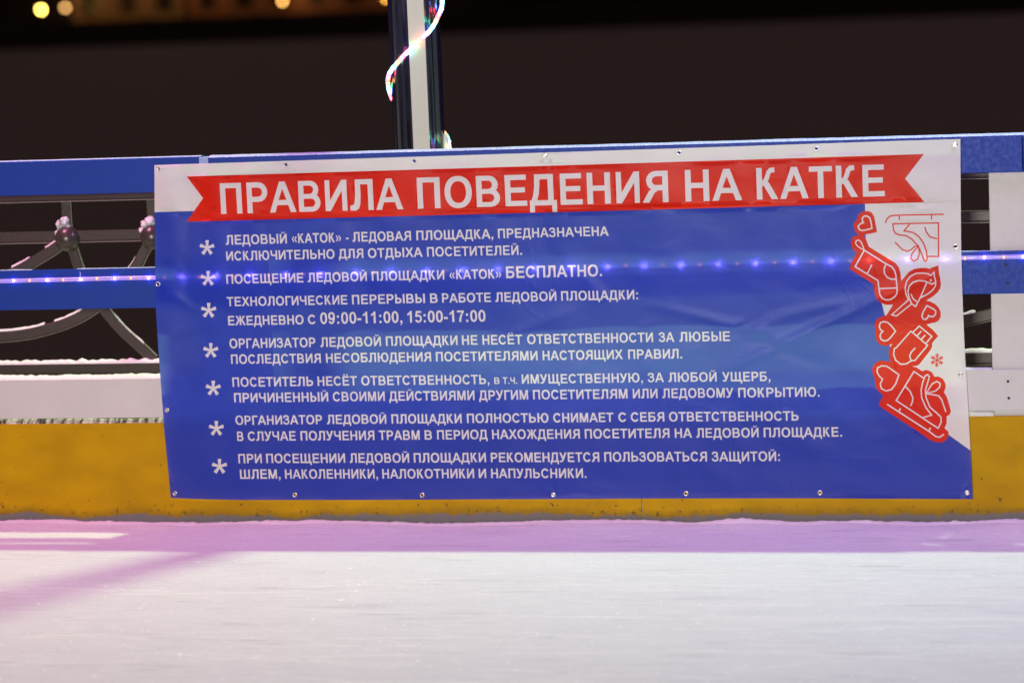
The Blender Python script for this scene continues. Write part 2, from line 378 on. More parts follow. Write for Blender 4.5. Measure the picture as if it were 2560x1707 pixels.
for pxl in (496, 2476):
    a = at(pxl, 700).x; bm = bmesh.new(); box(bm, a+0.004, a+0.19, 0.075, 0.185, 1.0962, 1.2, 0.003); link('post_cap', bm, M_cap, barrier)
# screws holding the boards to the right-hand post
for q in ((2514, 663), (2519, 708), (2520, 953), (2522, 995)):
    p = at(*q); bm = bmesh.new(); bmesh.ops.create_cone(bm, cap_ends=True, segments=12, radius1=0.0045, radius2=0.0035, depth=0.003, matrix=Matrix.Translation((p.x, -0.0012, p.z)) @ Matrix.Rotation(math.pi/2, 4, 'X'))
    link('screw', bm, M_dark, barrier)

def snow_strip(name, x0, x1, y0, y1, zb, h, seed, mat, step=0.006, cover=None, lump=1.0, parent=None, label=None, over=0.0):
    """ragged ridge of snow lying along x on a ledge at height zb(x)"""
    bm = bmesh.new(); n = int((x1-x0)/step); prev = None
    prof = [(0.0, 0.0), (0.03, 0.35), (0.2, 0.75), (0.4, 1.0), (0.65, 1.0), (0.9, 0.75), (1.0, 0.3), (1.0, 0.0)]
    for i in range(n+1):
        x = x0+(x1-x0)*i/n
        a = noise.noise(Vector((x*5, seed, 0)))*0.5+noise.noise(Vector((x*19, seed, 4)))*0.32+noise.noise(Vector((x*60, seed, 9)))*0.22
        hh = h*max(0.0, 1+a*1.3*lump)
        if cover is not None: hh *= max(0.0, min(1.0, (noise.noise(Vector((x*4.2, seed, 7)))-cover)*6+0.5))
        e = 0.0025*noise.noise(Vector((x*45, seed, 2)))
        z = zb(x)
        if hh < 0.0006: prev = None; continue
        ring = [bm.verts.new((x, y0-over+e*(1-u)+(y1-y0+over)*u, z+hh*v-(0.0005 if v == 0 else 0))) for u, v in prof]
        if prev:
            for k in range(len(prof)-1): bm.faces.new((prev[k], prev[k+1], ring[k+1], ring[k]))
        else: bm.faces.new(ring)
        prev = ring
    o = link(name, bm, mat, parent, smooth=True)
    if label: meta(o, label, None, None, 'stuff')
    return o
snow_strip('frost', X0, jl-0.001, 0.030, 0.064, lambda x: 1.2115, 0.0022, 3, M_frost, 0.008, lump=0.4, parent=barrier)
snow_strip('frost', jr+0.001, X1, 0.001, 0.058, lambda x: 1.209, 0.0052, 5, M_frost, 0.008, lump=0.35, parent=barrier)
snow_strip('snow', X0, -0.80, 0.0, TB+0.03, lambda x: 0.4888, 0.0135, 11, M_snow, lump=0.85, label='white snow ridge on the white lower board at left')
snow_strip('snow', -0.78, at(2480, 920).x, 0.0, TB+0.03, lambda x: 0.4888, 0.005, 17, M_snow, lump=0.8, label='snow crust on the lower board beside the right post')
snow_strip('snow', X0, X1, 0.0, TB, lambda x: 0.8558, 0.0016, 23, M_frost, lump=1.0, cover=-0.1, label='thin frost on the top edge of the middle rail')
bm = bmesh.new(); prev = None
for i in range(int((X1-X0)/0.006)):
    x = X0+i*0.006; n = noise.noise(Vector((x*3.3, 1, 8)))*0.5+noise.noise(Vector((x*14, 1, 8)))*0.35+noise.noise(Vector((x*48, 1, 8)))*0.3
    z = ice_z(x, -0.012)+0.0035+max(-0.4, n)*0.010; wdt = 0.03+0.02*noise.noise(Vector((x*6, 3, 3)))
    ring = [bm.verts.new(p) for p in ((x, -wdt-0.02, ice_z(x, -wdt-0.02)-0.002), (x, -wdt, ice_z(x, -wdt)+(z-ice_z(x, -wdt))*0.45), (x, -0.014, z), (x, -0.001, z-0.001), (x, -0.001, 0.0))]
    if prev:
        for k in range(4): bm.faces.new((prev[k], prev[k+1], ring[k+1], ring[k]))
    prev = ring
meta(link('shaved_snow', bm, M_shave, None, True), 'ragged ridge of shaved snow along the foot of the yellow board', None, None, 'stuff')
# dirty packed snow in the slot between white and yellow boards
snow_strip('packed_snow', X0, -0.79, 0.003, TB+0.02, lambda x: 0.3435, 0.0135, 31, M_slush, 0.004, lump=0.35, label='grey streaky packed snow in the slot above the yellow board')
snow_strip('packed_snow', -0.77, at(2485, 1030).x, 0.003, TB+0.02, lambda x: 0.3438, 0.0145, 37, M_snow, 0.006, lump=0.15, label='clean white snow in the slot near the right post')

# ------------------------------------------------------------------ wrought railing on the quay
YF = 0.30
CH = 0.004
def band(bm, pts, w, d0, d1):
    """flat bar following pts (x,z) with face width w, between depths d0..d1"""
    P = [Vector(p) for p in pts]; rows = []
    for i, p in enumerate(P):
        t = (P[min(i+1, len(P)-1)]-P[max(i-1, 0)]).normalized(); nrm = Vector((-t.y, t.x))
        a, b = p+nrm*w/2, p-nrm*w/2
        rows.append([bm.verts.new((q.x, d, q.y)) for q, d in ((a-nrm*CH, d0), (b+nrm*CH, d0), (b, d0+CH), (b, d1), (a, d1), (a, d0+CH))])
    for A, B in zip(rows, rows[1:]):
        for k in range(6): bm.faces.new((A[k], A[(k+1) % 6], B[(k+1) % 6], B[k]))
    bm.faces.new(rows[0]); bm.faces.new(rows[-1][::-1])
def snow_on(bm, pts, w, d0, d1, h, seed, thr=-0.2):
    P = [Vector(p) for p in pts]; prev = None
    for i, p in enumerate(P):
        t = (P[min(i+1, len(P)-1)]-P[max(i-1, 0)]).normalized(); nrm = Vector((-t.y, t.x))
        if nrm.y < 0: nrm = -nrm
        a = p+nrm*(w/2)
        k = noise.noise(Vector((p.x*9, seed, p.y*5)))
        hh = h*max(0, nrm.y)*(1+0.8*noise.noise(Vector((p.x*40, seed, 1)))) if k > thr and nrm.y > 0.45 else 0
        if hh < 0.0008: prev = None; continue
        r = [bm.verts.new(v) for v in ((a.x, d0, a.y-0.001), (a.x, d0+0.002, a.y+hh*0.8), (a.x, (d0+d1)/2, a.y+hh), (a.x, d1-0.002, a.y+hh*0.7), (a.x, d1, a.y-0.001))]
        if prev:
            for q in range(4): bm.faces.new((prev[q], prev[q+1], r[q+1], r[q]))
        prev = r
C2 = [(-1.281, .935), (-1.318, .880), (-1.351, .827), (-1.42, .755), (-1.518, .684), (-1.60, .645), (-1.694, .618), (-1.78, .603), (-1.887, .597)]
C3 = [(-1.584, .93), (-1.573, .88), (-1.552, .81), (-1.52, .745), (-1.471, .677), (-1.418, .613), (-1.36, .559), (-1.31, .51)]
C1 = [(-1.584, .93), (-1.63, .898), (-1.677, .872), (-1.782, .819), (-1.887, .79)]
def railing(x0, x1, axis, label, seed):
    root = empty('iron_railing', ((x0+x1)/2, YF, 0), label, 'railing', 'iron railing sections behind the rink boards')
    sb = bmesh.new()
    def part(name, fn, smooth=False):
        bm = bmesh.new(); fn(bm); link(name, bm, M_iron, root, smooth)
    part('handrail', lambda b: box(b, x0, x1, YF-0.025, YF+0.025, 1.060, 1.100, 0.007))
    part('upper_bar', lambda b: box(b, x0, x1, YF-0.009, YF+0.009, .9185, .9555, 0.006))
    part('lower_bar', lambda b: box(b, x0, x1, YF-0.018, YF+0.018, .464, .503, 0.007))
    for z0 in (1.0565, 0.9160, 0.4625):  # thin pale strips paint a lit lower edge onto each bar
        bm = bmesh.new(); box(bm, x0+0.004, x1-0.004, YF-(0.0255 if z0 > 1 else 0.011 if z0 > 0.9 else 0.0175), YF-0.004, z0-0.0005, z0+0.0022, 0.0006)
        link('edge_highlight', bm, M_edge_light, root)
    mir = -1.887
    k0 = -8
    for k in range(-3, 9):
        for s in (1, -1):
            for nm, C in (('scroll', C2), ('scroll', C3), ('scroll', C1))[:3 if axis < 0 else 2]:
                P = [(axis+k*1.212+s*(p[0]-mir), p[1]) for p in C]
                if min(p[0] for p in P) < x0 or max(p[0] for p in P) > x1: continue
                Q = catmull(P, 8); yy = {id(C2): 0, id(C3): 0.0125, id(C1): -0.0125}[id(C)]
                bm = bmesh.new(); band(bm, Q, 0.037, YF-0.010+yy, YF+0.002+yy); link(nm, bm, M_iron, root)
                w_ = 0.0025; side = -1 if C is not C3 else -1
                off = []  # path of a pale strip that paints the scroll's lit edge
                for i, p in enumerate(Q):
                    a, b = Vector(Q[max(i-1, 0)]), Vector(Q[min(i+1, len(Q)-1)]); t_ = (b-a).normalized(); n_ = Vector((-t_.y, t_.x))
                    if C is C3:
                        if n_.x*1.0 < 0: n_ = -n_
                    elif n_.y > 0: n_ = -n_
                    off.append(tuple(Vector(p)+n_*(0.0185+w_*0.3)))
                CH_ = CH; bm = bmesh.new(); globals()['CH'] = 0.0004; band(bm, off, w_, YF-0.009+yy, YF+0.001+yy); globals()['CH'] = CH_; link('edge_highlight', bm, M_edge_light, root)
                snow_on(sb, Q, 0.037, YF-0.010+yy, YF+0.002+yy, 0.007, seed+k, -0.12)
    k = 0
    for j in range(-12, 24):
        x = axis+j*0.303
        if x < x0+0.04 or x > x1-0.04 or j % 4 == 0 and False: continue
        part('upright', lambda b: box(b, x-0.019, x+0.019, YF-0.008, YF+0.008, .958, 1.058, 0.003))
        bm = bmesh.new(); sphere(bm, (x, YF-0.012, .930), 0.043, u=24, v=16); link('ball', bm, M_ball, root, True)
        # snow cap on the ball, slumped to one side
        rnd = random.Random(j+seed)
        for (ox, oz, r) in ((-0.020, 0.044, 0.017), (-0.007, 0.054, 0.017), (-0.033, 0.024, 0.010), (0.004, 0.046, 0.012)):
            q = rnd.uniform(0.85, 1.1); m = Matrix.Translation((x+ox, YF-0.014, .930+oz*q)) @ Matrix.Diagonal((r, r, r*0.95, 1))
            vs = bmesh.ops.create_icosphere(sb, subdivisions=3, radius=1, matrix=m)['verts']
            for v in vs: v.co += Vector((noise.noise(v.co*70), noise.noise(v.co*70+Vector((9, 0, 0))), noise.noise(v.co*70+Vector((0, 9, 0)))))*0.009
    # snow along the lower bar
    Q = [(x0+i*0.006, .484) for i in range(int((x1-x0)/0.006))]
    snow_on(sb, Q, 0.039, YF-0.018, YF+0.018, 0.0115, seed+50, -0.9)
    o = link('snow', sb, M_snow, None, True); meta(o, label.split(' ')[-1].join(('', '')) or None, None, None, 'stuff')
    o['label'] = 'snow clinging to the scrolls, balls and lower bar of the '+('left' if axis < 0 else 'right')+' railing'
M_ball = (lambda t: t.done(t.pbr(t.mix(t.noise((1, 1, 1), 40, 3), (0.045, 0.032, 0.028), (0.10, 0.080, 0.068)), 0.3, 0.2, 0.6)))(NT('ball_enamel'))
railing(-3.9, 0.28, -1.887, 'dark iron railing with snow capped balls behind the boards on the left', 1)
railing(0.30, 3.9, 1.28, 'dark iron railing section seen between banner and right post', 60)

# ------------------------------------------------------------------ pole with coloured rope light
YP = 0.47
pc = at(1041.5, 190, YP); PXM = (at(1101, 0, YP)-at(971, 0, YP)).x/130   # metres per photo pixel there
PR = 63*PXM; ROT = Matrix.Translation(Vector((0, 0, 0)))
pole = empty('light_pole', (pc.x, YP, 0), 'dark glossy pole with pale front strip behind the boards', 'pole')
bm = bmesh.new(); N = 96; prof = []
for i in range(N):
    a = 2*math.pi*i/N; r = PR
    u = math.degrees(a)
    for c0, w, dpt in ((228, 5, 0.006), (245, 4, 0.005), (295, 4, 0.005), (312, 5, 0.006), (200, 4, 0.003), (340, 4, 0.003)):
        r -= dpt*math.exp(-((u-c0)/w)**2)
    prof.append((r*math.cos(a), r*math.sin(a)))
lo = [bm.verts.new((pc.x+x, YP+y, -0.02)) for x, y in prof]; hi = [bm.verts.new((pc.x+x, YP+y, 7.5)) for x, y in prof]
RZ = Matrix.Translation((pc.x, YP, 0)) @ Matrix.Rotation(math.radians(18), 4, 'Z') @ Matrix.Translation((-pc.x, -YP, 0))
for i in range(N): bm.faces.new((lo[i], lo[(i+1) % N], hi[(i+1) % N], hi[i]))
bm.faces.new(hi); bm.faces.new(lo[::-1]); bmesh.ops.transform(bm, matrix=RZ, verts=bm.verts); link('shaft', bm, M_pole, pole, True)
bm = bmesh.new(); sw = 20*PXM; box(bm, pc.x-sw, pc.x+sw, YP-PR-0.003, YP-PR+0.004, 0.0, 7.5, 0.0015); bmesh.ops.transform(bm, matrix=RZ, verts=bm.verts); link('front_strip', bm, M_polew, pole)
bm = bmesh.new(); bmesh.ops.create_cone(bm, cap_ends=True, segments=48, radius1=PR+0.03, radius2=PR+0.015, depth=0.1, matrix=Matrix.Translation((pc.x, YP, 0.03))); link('base', bm, M_pole, pole)
# pale rounded clamp just right of the pole
kp = at(1113, 350, YP)
bm = bmesh.new(); sphere(bm, (kp.x, YP, kp.z-0.01), 0.016, 0.8, 0.8, 2.0, 20, 14); link('clamp', bm, M_polew, pole, True)
# rope
rp = [(1109, -60), (1108, -25), (1106, 0), (1103.5, 21), (1097, 37), (1087, 59), (1074, 78), (1061, 91), (1045, 107), (1028.5, 123), (1012.5, 137), (996, 155), (980, 174), (971.5, 190), (969.5, 209), (974, 226), (983, 250)]
RR = PR+0.011; P = []
for i, (px, py) in enumerate(rp):
    sg = 1 if (i >= len(rp)-2 or px > 1107) else -1; dy = 0.0 if sg > 0 else -RR
    for _ in range(8):
        q = at(px, py, YP+dy); dx = q.x-pc.x
        dy = 0.5*dy+0.5*sg*math.sqrt(max(0, RR*RR-dx*dx))
    P.append((q.x, YP+dy, q.z))
# around the back and out again on the right, then on down the pole
zr = P[-1][2]; zt = at(1118, 358, YP).z
for k in range(1, 8):
    a = math.pi-(-0.45)+0 if False else math.radians(205-k*26)
    P.append((pc.x+RR*math.cos(math.radians(150-k*19)), YP+RR*math.sin(math.radians(150-k*19)), zr+(zt-zr)*k/7))
e = at(1126, 376, YP-0.01)
P += [(e.x-0.004, YP-0.012, at(1123, 366, YP).z), (e.x, YP-0.03, e.z), (e.x-0.02, YP-0.08, e.z-0.05), (pc.x, YP-RR-0.006, e.z-0.14), (pc.x-RR, YP, e.z-0.25)]
Q = [Vector(p) for p in catmull(P, 6)]
rope = empty('pole_rope_light', (pc.x, YP, 0), 'multicoloured rope light spiralling round the dark pole', 'rope light')
bm = bmesh.new(); tube(bm, Q, 0.0076, 12); link('tube', bm, plastic('milky_rope_tube', (0.75, 0.75, 0.78), (1.0, 0.78, 0.90), 0.26, 0.55), rope, True)
cols = [glow('red_led', (1.0, 0.03, 0.05), 70), glow('amber_led', (1.0, 0.36, 0.05), 18), glow('green_led', (0.05, 1.0, 0.45), 40), glow('azure_led', (0.15, 0.25, 1.0), 85)]
acc = 0.0; ci = 0
for a, b in zip(Q, Q[1:]):
    acc += (b-a).length
    if acc >= 0.0235:
        acc = 0.0; bm = bmesh.new(); sphere(bm, b, 0.0058, u=10, v=8); link('led', bm, cols[ci % 4], rope, True); ci += 1

# ------------------------------------------------------------------ rope light on the middle rail
def rope_y(px): return 703-0.0243*px if px < 700 else 703-0.0243*px+ (0.6 if px > 2300 else 0)
rl = empty('rail_rope_light', (0, -0.008, 0.8), 'clear rope light with blue and orange diodes along the middle rail', 'rope light')
Q = []
for px in range(-500, 3100, 25):
    q = at(px, rope_y(px), -0.0075); Q.append(Vector((q.x, -0.0075, q.z+0.0016*noise.noise(Vector((px*0.006, 0, 5))))))
bm = bmesh.new(); tube(bm, Q, 0.0070, 12); link('tube', bm, M_rope, rl, True)
px = 35.5; leds = []
def zl(px):
    q = at(px, rope_y(px), -0.0075); return q
cur = 35.5-84*2
while cur < 2700:
    leds.append((cur, 0)); step = 83.5+ (cur/2560)*14
    leds.append((cur+step/2, 1)); cur += step
for px, kind in leds:
    q = zl(px); z = q.z+0.0016*noise.noise(Vector((px*0.006, 0, 5)))
    rnd = random.Random(int(px)); bm = bmesh.new(); sphere(bm, (q.x, -0.0085 if kind == 0 else -0.0118, z+rnd.uniform(-0.001, 0.001)), 0.0026 if kind == 0 else 0.0036, 1, 0.9, 1.35, 8, 6)
    link('led', bm, M_ledb if kind == 0 else M_ledo, rl, True)
p = at(199, 700, -0.008)
bm = bmesh.new(); ring = [Vector((p.x+0.002*math.sin(a*2), -0.0075+0.009*math.cos(a), p.z+0.009*math.sin(a))) for a in [i*math.pi*2/16 for i in range(17)]]
tube(bm, ring, 0.0012, 6, cap=False); tube(bm, [Vector((p.x, -0.002, p.z+0.008)), Vector((p.x+0.002, -0.003, p.z+0.022)), Vector((p.x-0.001, -0.001, p.z+0.026))], 0.0016, 6)
link('wire_clip', bm, M_steel, rl, True)

# ------------------------------------------------------------------ the banner: one sheet of printed cloth
YB = -0.0165
def bp(px, py): q = at(px, py, YB); return (q.x, q.z)
SHAPES = []     # (polygon in (x,z), key, hole)
def area2(P): return sum(P[i][0]*P[(i+1) % len(P)][1]-P[(i+1) % len(P)][0]*P[i][1] for i in range(len(P)))/2
def add(P, key):
    if area2(P) < 0: P = P[::-1]
    SHAPES.append((P, key))
def addpx(P, key): add([bp(*p) for p in P], key)

OUT = [(386, 413), (890, 397), (1000, 393.5), (1500, 377.5), (1900, 364.5), (2250, 352.5), (2401, 348), (2401.5, 480), (2403, 620), (2406, 735), (2411.5, 870), (2417, 960), (2422, 1050), (2426, 1124), (2431.5, 1247),
       (2000, 1245), (1640, 1245.5), (1200, 1247.5), (900, 1249), (600, 1249), (500, 1247), (427, 1244), (410.7, 1080), (401.5, 953), (395.5, 870), (389.5, 775), (388, 690), (387, 560)]
addpx(OUT, 'blue')
addpx([(380, 400), (2440, 330), (2440, 505.3), (2162, 510), (480, 528.2), (380, 530.8)], 'white')
addpx([(2162.5, 505), (2162.5, 545), (2165, 620), (2190, 700), (2215, 800), (2230, 900), (2260, 985), (2372, 1087), (2428, 1127), (2445, 1130), (2445, 500)], 'white2')
addpx([(466.5, 441.6), (1000, 425.6), (1640, 406.5), (2310, 385.4), (2262.8, 447), (2311.8, 505.8), (1640, 524), (1000, 540.6), (466.5, 554.3), (507.3, 495.8)], 'red')
def I1(p): return (2060+p[0]/3.92, 340+p[1]/3.92)
def I2(p): return (2100+p[0]/6.03, 640+p[1]/6.03)
def I3(p): return (2100+p[0]/3.733, 860+p[1]/3.733)
blob1 = [I1(p) for p in [(403, 737), (440, 738), (470, 755), (490, 790), (503, 850), (520, 942), (480, 952), (400, 968), (385, 980), (410, 1010), (430, 1060), (438, 1085), (650, 1215), (700, 1245), (735, 1290), (748, 1340), (757, 1420)]]
blob2 = [I2(p) for p in [(980, 310), (1040, 240), (1120, 195), (1220, 178), (1300, 180), (1350, 192), (1400, 168), (1430, 160), (1483, 135), (1495, 270), (1510, 330), (1522, 420), (1510, 490), (1470, 550), (1400, 610), (1300, 668), (1360, 685), (1430, 720), (1490, 780), (1520, 850), (1515, 920), (1490, 970), (1440, 1000), (1380, 1010), (1305, 1035), (1400, 1110), (1480, 1205), (1390, 1310), (1388, 1370), (1370, 1410)]]
blob3 = [I3(p) for p in [(740, 190), (715, 203), (672, 207), (715, 218), (770, 255), (790, 243), (820, 243), (860, 265), (880, 305), (920, 303), (960, 325), (985, 370), (985, 410), (970, 450), (995, 490), (1020, 570), (1035, 625), (1025, 655), (995, 675), (995, 740), (975, 785), (1010, 815), (1015, 850), (990, 895), (945, 918), (900, 915), (850, 900), (660, 770), (385, 590), (362, 562), (405, 478), (350, 430), (330, 380), (325, 320), (303, 270), (300, 225), (330, 175), (380, 153), (430, 158), (475, 168), (462, 130), (455, 90)]]
blob4 = [I2(p) for p in [(740, 1400), (790, 1320), (700, 1355), (630, 1345), (580, 1310), (545, 1260), (535, 1200), (535, 1110), (520, 1050), (530, 1000), (560, 950), (620, 915), (700, 890), (740, 830), (800, 735), (690, 735), (610, 700), (560, 650), (530, 590), (510, 500), (497, 420)]]
blob5 = [I1(p) for p in [(480, 1448), (258, 1310), (250, 1295), (320, 1140), (290, 1120), (270, 1090), (262, 1050), (265, 1020), (285, 990), (320, 975), (345, 972), (310, 940), (292, 900), (290, 870), (300, 845), (325, 820), (335, 780), (360, 750)]]
addpx(blob1+blob2+blob3+blob4+blob5, 'redblob')

def stroke(pts, w):
    """outline polygons (one quad per segment plus joints) of a polyline drawn with width w, in photo pixels"""
    out = []
    closed = (abs(pts[0][0]-pts[-1][0]) < 0.01 and abs(pts[0][1]-pts[-1][1]) < 0.01)
    P = [Vector(p) for p in pts]
    if closed: P = P[:-1]
    n = len(P); L = []; R = []
    for i in range(n):
        if closed: a, b, c = P[i-1], P[i], P[(i+1) % n]
        else: a, b, c = P[max(i-1, 0)], P[i], P[min(i+1, n-1)]
        d1 = (b-a) if (b-a).length > 1e-6 else (c-b); d2 = (c-b) if (c-b).length > 1e-6 else (b-a)
        d1 = d1.normalized(); d2 = d2.normalized()
        m = d1+d2
        if m.length < 0.35: m = d1
        m.normalize(); nn = Vector((-m.y, m.x)); k = 1/max(0.5, abs(nn.dot(Vector((-d1.y, d1.x)))))
        L.append(b+nn*w/2*k); R.append(b-nn*w/2*k)
    if not closed:
        return [[tuple(v) for v in L]+[tuple(v) for v in R[::-1]]] if n <= 2 else [[tuple(L[i]), tuple(L[i+1]), tuple(R[i+1]), tuple(R[i])] for i in range(n-1)]
    return [[tuple(L[i]), tuple(L[(i+1) % n]), tuple(R[(i+1) % n]), tuple(R[i])] for i in range(n)]
def line(f, pts, key, w=3.3, smooth=False):
    P = [f(p) for p in pts]
    if smooth: P = catmull(P, 3)
    for q in stroke(P, w): addpx(q, key)
K = 'line'
line(I1, [(470, 907), (462, 850), (448, 803), (420, 785), (392, 787), (375, 808), (376, 835), (387, 850), (362, 858), (343, 872), (335, 892), (347, 917), (372, 928), (405, 923), (470, 907)], K)
line(I1, [(395, 1120), (345, 1092), (320, 1072), (308, 1048), (316, 1027), (340, 1020), (362, 1038), (380, 1080), (395, 1120)], K, 2.8)
sock = [I1(p) for p in [(395, 1120), (305, 1280), (525, 1415)]]+[I2(p) for p in [(575, 385), (585, 480), (602, 580), (640, 635), (700, 660), (760, 656), (820, 620), (858, 570), (863, 510), (852, 400), (842, 290), (825, 225), (785, 165), (680, 110)]]+[I1(p) for p in [(395, 1120)]]
for q in stroke(sock, 3.3): addpx(q, K)
line(I2, [(690, 130), (665, 190), (668, 260), (705, 318), (770, 350), (850, 350)], K)
line(I2, [(590, 492), (855, 480)], K); line(I2, [(480, 130), (415, 260)], K)
line(I2, [(1050, 645), (780, 885), (850, 903), (1075, 725)], K, 3.0)
line(I2, [(1030, 655), (992, 570), (984, 470), (1005, 380), (1065, 303), (1150, 262), (1250, 257), (1330, 268), (1368, 293), (1420, 245), (1424, 310), (1443, 380), (1440, 450), (1400, 510), (1330, 568), (1215, 628)], K, 3.0)
line(I2, [(1310, 395), (1210, 628), (1140, 762), (1078, 715), (1038, 620), (1024, 530), (1045, 452), (1105, 392), (1190, 368), (1290, 380), (1340, 402), (1385, 424), (1436, 400)], K, 3.0)
line(I2, [(1070, 570), (1100, 640), (1160, 690)], K, 2.8)
def disc(c, r, key, n=14): addpx([(c[0]+r*math.cos(2*math.pi*i/n), c[1]+r*math.sin(2*math.pi*i/n)) for i in range(n)], key)
disc(I2((1370, 365)), 2.8, K, 10)
line(I2, [(1310, 748), (1255, 840), (1235, 898), (1250, 945), (1290, 955), (1322, 930), (1335, 897), (1370, 913), (1408, 912), (1440, 880), (1443, 832), (1415, 800), (1310, 748)], K)
line(I2, [(838, 1130), (770, 1045), (715, 997), (660, 987), (608, 1007), (592, 1060), (610, 1108), (648, 1135), (618, 1160), (602, 1210), (620, 1255), (668, 1280), (720, 1268), (770, 1220), (838, 1130)], K)
line(I2, [(1105, 1140), (1195, 1055), (1385, 1210), (1300, 1310)], K); line(I2, [(1225, 1130), (1165, 1200)], K); line(I2, [(1285, 1190), (1225, 1255)], K)
mit = [I2((1070, 1130)), I2((1320, 1345))]+[I3(p) for p in [(718, 130), (700, 153), (665, 155), (650, 112), (665, 75), (703, 35)]]
mit[2:2] = [I3((810, 20))]
for q in stroke(mit, 3.3): addpx(q, K)
mit2 = [I2((1070, 1130)), I2((850, 1380))]+[I3(p) for p in [(508, 40), (500, 95), (520, 150), (568, 188), (620, 184), (665, 155)]]
for q in stroke(mit2, 3.3): addpx(q, K)
line(I3, [(550, 285), (440, 207), (390, 202), (350, 222), (346, 262), (370, 303), (398, 325), (376, 370), (386, 413), (430, 436), (480, 423), (520, 370), (550, 285)], K)
line(I3, [(785, 320), (690, 255), (525, 525), (915, 785), (943, 730), (943, 682), (900, 640), (840, 590), (803, 500), (797, 430), (815, 370), (834, 303), (818, 285), (795, 295), (770, 360), (757, 430), (762, 500), (800, 590), (855, 662), (775, 685)], K)
line(I3, [(610, 395), (655, 440), (680, 500), (675, 540), (660, 575)], K)
line(I3, [(805, 460), (860, 370), (905, 348), (935, 367), (928, 405), (890, 438), (805, 460)], K)
line(I3, [(805, 462), (870, 472), (920, 482), (950, 520), (970, 580), (988, 632)], K)
line(I3, [(440, 560), (840, 820), (895, 863), (932, 868), (970, 840)], K)
line(I3, [(565, 598), (545, 635)], K); line(I3, [(845, 780), (825, 815)], K)
R_ = 'rline'
line(I1, [(603, 855), (615, 815), (650, 785), (700, 778), (1175, 768)], R_, 3.4)
line(I1, [(738, 780), (738, 825)], R_, 3.2); line(I1, [(1053, 772), (1055, 818)], R_, 3.2)
line(I1, [(1018, 1180), (1122, 1180), (1122, 852), (675, 862), (680, 920), (700, 955), (740, 970), (810, 978), (860, 1010), (925, 1080), (960, 1160), (980, 1218), (998, 1228), (1012, 1205), (1005, 1130), (975, 1050), (930, 985), (870, 945), (785, 930), (840, 865)], R_, 3.4)
line(I1, [(988, 890), (1002, 940), (1040, 990), (1110, 1008)], R_, 3.4)
line(I1, [(925, 1080), (865, 1150), (848, 1200), (880, 1226), (918, 1208), (935, 1150), (925, 1080)], R_, 3.3)
line(I1, [(925, 1082), (890, 1082), (860, 1110), (820, 1130), (770, 1115), (695, 1040)], R_, 3.3)
sc = I3((905, 150))
for k in range(6):
    a = math.radians(60*k+30+2)
    d = Vector((math.cos(a), math.sin(a))); c = Vector(sc)
    for q in stroke([tuple(c), tuple(c+d*17)], 2.6): addpx(q, R_)
    for rr in (7, 11.5):
        for s in (1, -1):
            b = c+d*rr; e2 = b+Vector((math.cos(a+s*0.9), math.sin(a+s*0.9)))*5.5
            for q in stroke([tuple(b), tuple(e2)], 2.2): addpx(q, R_)

# ---- own block alphabet (cap height 1): each glyph = (advance, solids, holes)
def rect(x0, y0, x1, y1): return [(x0, y0), (x1, y0), (x1, y1), (x0, y1)]
def ell(cx, cy, rx, ry, n=20, p=2.2):
    o = []
    for i in range(n):
        a = 2*math.pi*(i+0.5)/n; c, s = math.cos(a), math.sin(a)
        o.append((cx+rx*math.copysign(abs(c)**(2/p), c), cy+ry*math.copysign(abs(s)**(2/p), s)))
    return o
def bowl(x0, xr, y0, y1, t=0.17, tv=0.2, mirror=None):
    def half(xa, xb, ya, yb):
        cy, ry = (ya+yb)/2, (yb-ya)/2; rx = min(xb-xa, ry*1.05); P = [(xa, ya), (xb-rx, ya)]
        for i in range(1, 8): a = -math.pi/2+math.pi*i/8; P.append((xb-rx+rx*math.cos(a), cy+ry*math.sin(a)))
        return P+[(xb-rx, yb), (xa, yb)]
    o, h = half(x0, xr, y0, y1), half(x0+0.02, xr-tv, y0+t, y1-t)
    if mirror is not None: o = [(mirror-x, y) for x, y in o]; h = [(mirror-x, y) for x, y in h]
    return o, h
def gs(pts, w): return stroke(pts, w)
V, H = 0.195, 0.165
G = {}
st = lambda x: rect(x, 0, x+V, 1)
G['П'] = (1.0, [[(.1, 0), (.1+V, 0), (.1+V, 1-H), (.9-V, 1-H), (.9-V, 0), (.9, 0), (.9, 1), (.1, 1)]], [])
G['Н'] = (1.0, [st(.1), st(.9-V), rect(.28, .42, .72, .42+H)], [])
G['И'] = (1.0, [rect(.1, 0, .28, 1), rect(.73, 0, .91, 1), [(.2, 0), (.305, 0), (.81, 1), (.705, 1)], [(.24, 0), (.29, 0), (.78, .80), (.76, 1)], [(.28, .0), (.28, .32), (.73, 1.0), (.73, .68)]], [])
G['И'] = (1.0, [rect(.1, 0, .28, 1), rect(.73, 0, .91, 1), [(.26, 0), (.29, 0), (.75, .68), (.75, 1), (.72, 1), (.26, .31)]], [])
br = gs([(.33, 1.22), (.37, 1.13), (.5, 1.09), (.63, 1.13), (.67, 1.22)], 0.085)
G['Й'] = (1.0, G['И'][1]+br, [])
G['Л'] = (.98, [[(.22, 1), (.88, 1), (.88, 0), (.685, 0), (.685, .835), (.41, .835), (.41, .45), (.39, .2), (.33, .05), (.22, -.01), (.02, 0), (.02, .16), (.12, .17), (.18, .25), (.21, .45)]], [])
G['Д'] = (1.0, [[(.2, 1), (.86, 1), (.86, .165), (.97, .165), (.97, -.22), (.80, -.22), (.80, 0), (.19, 0), (.19, -.22), (.02, -.22), (.02, .165), (.09, .165), (.15, .35), (.19, .6)]], [[(.385, .835), (.665, .835), (.665, .165), (.28, .165), (.34, .35), (.375, .65)]])
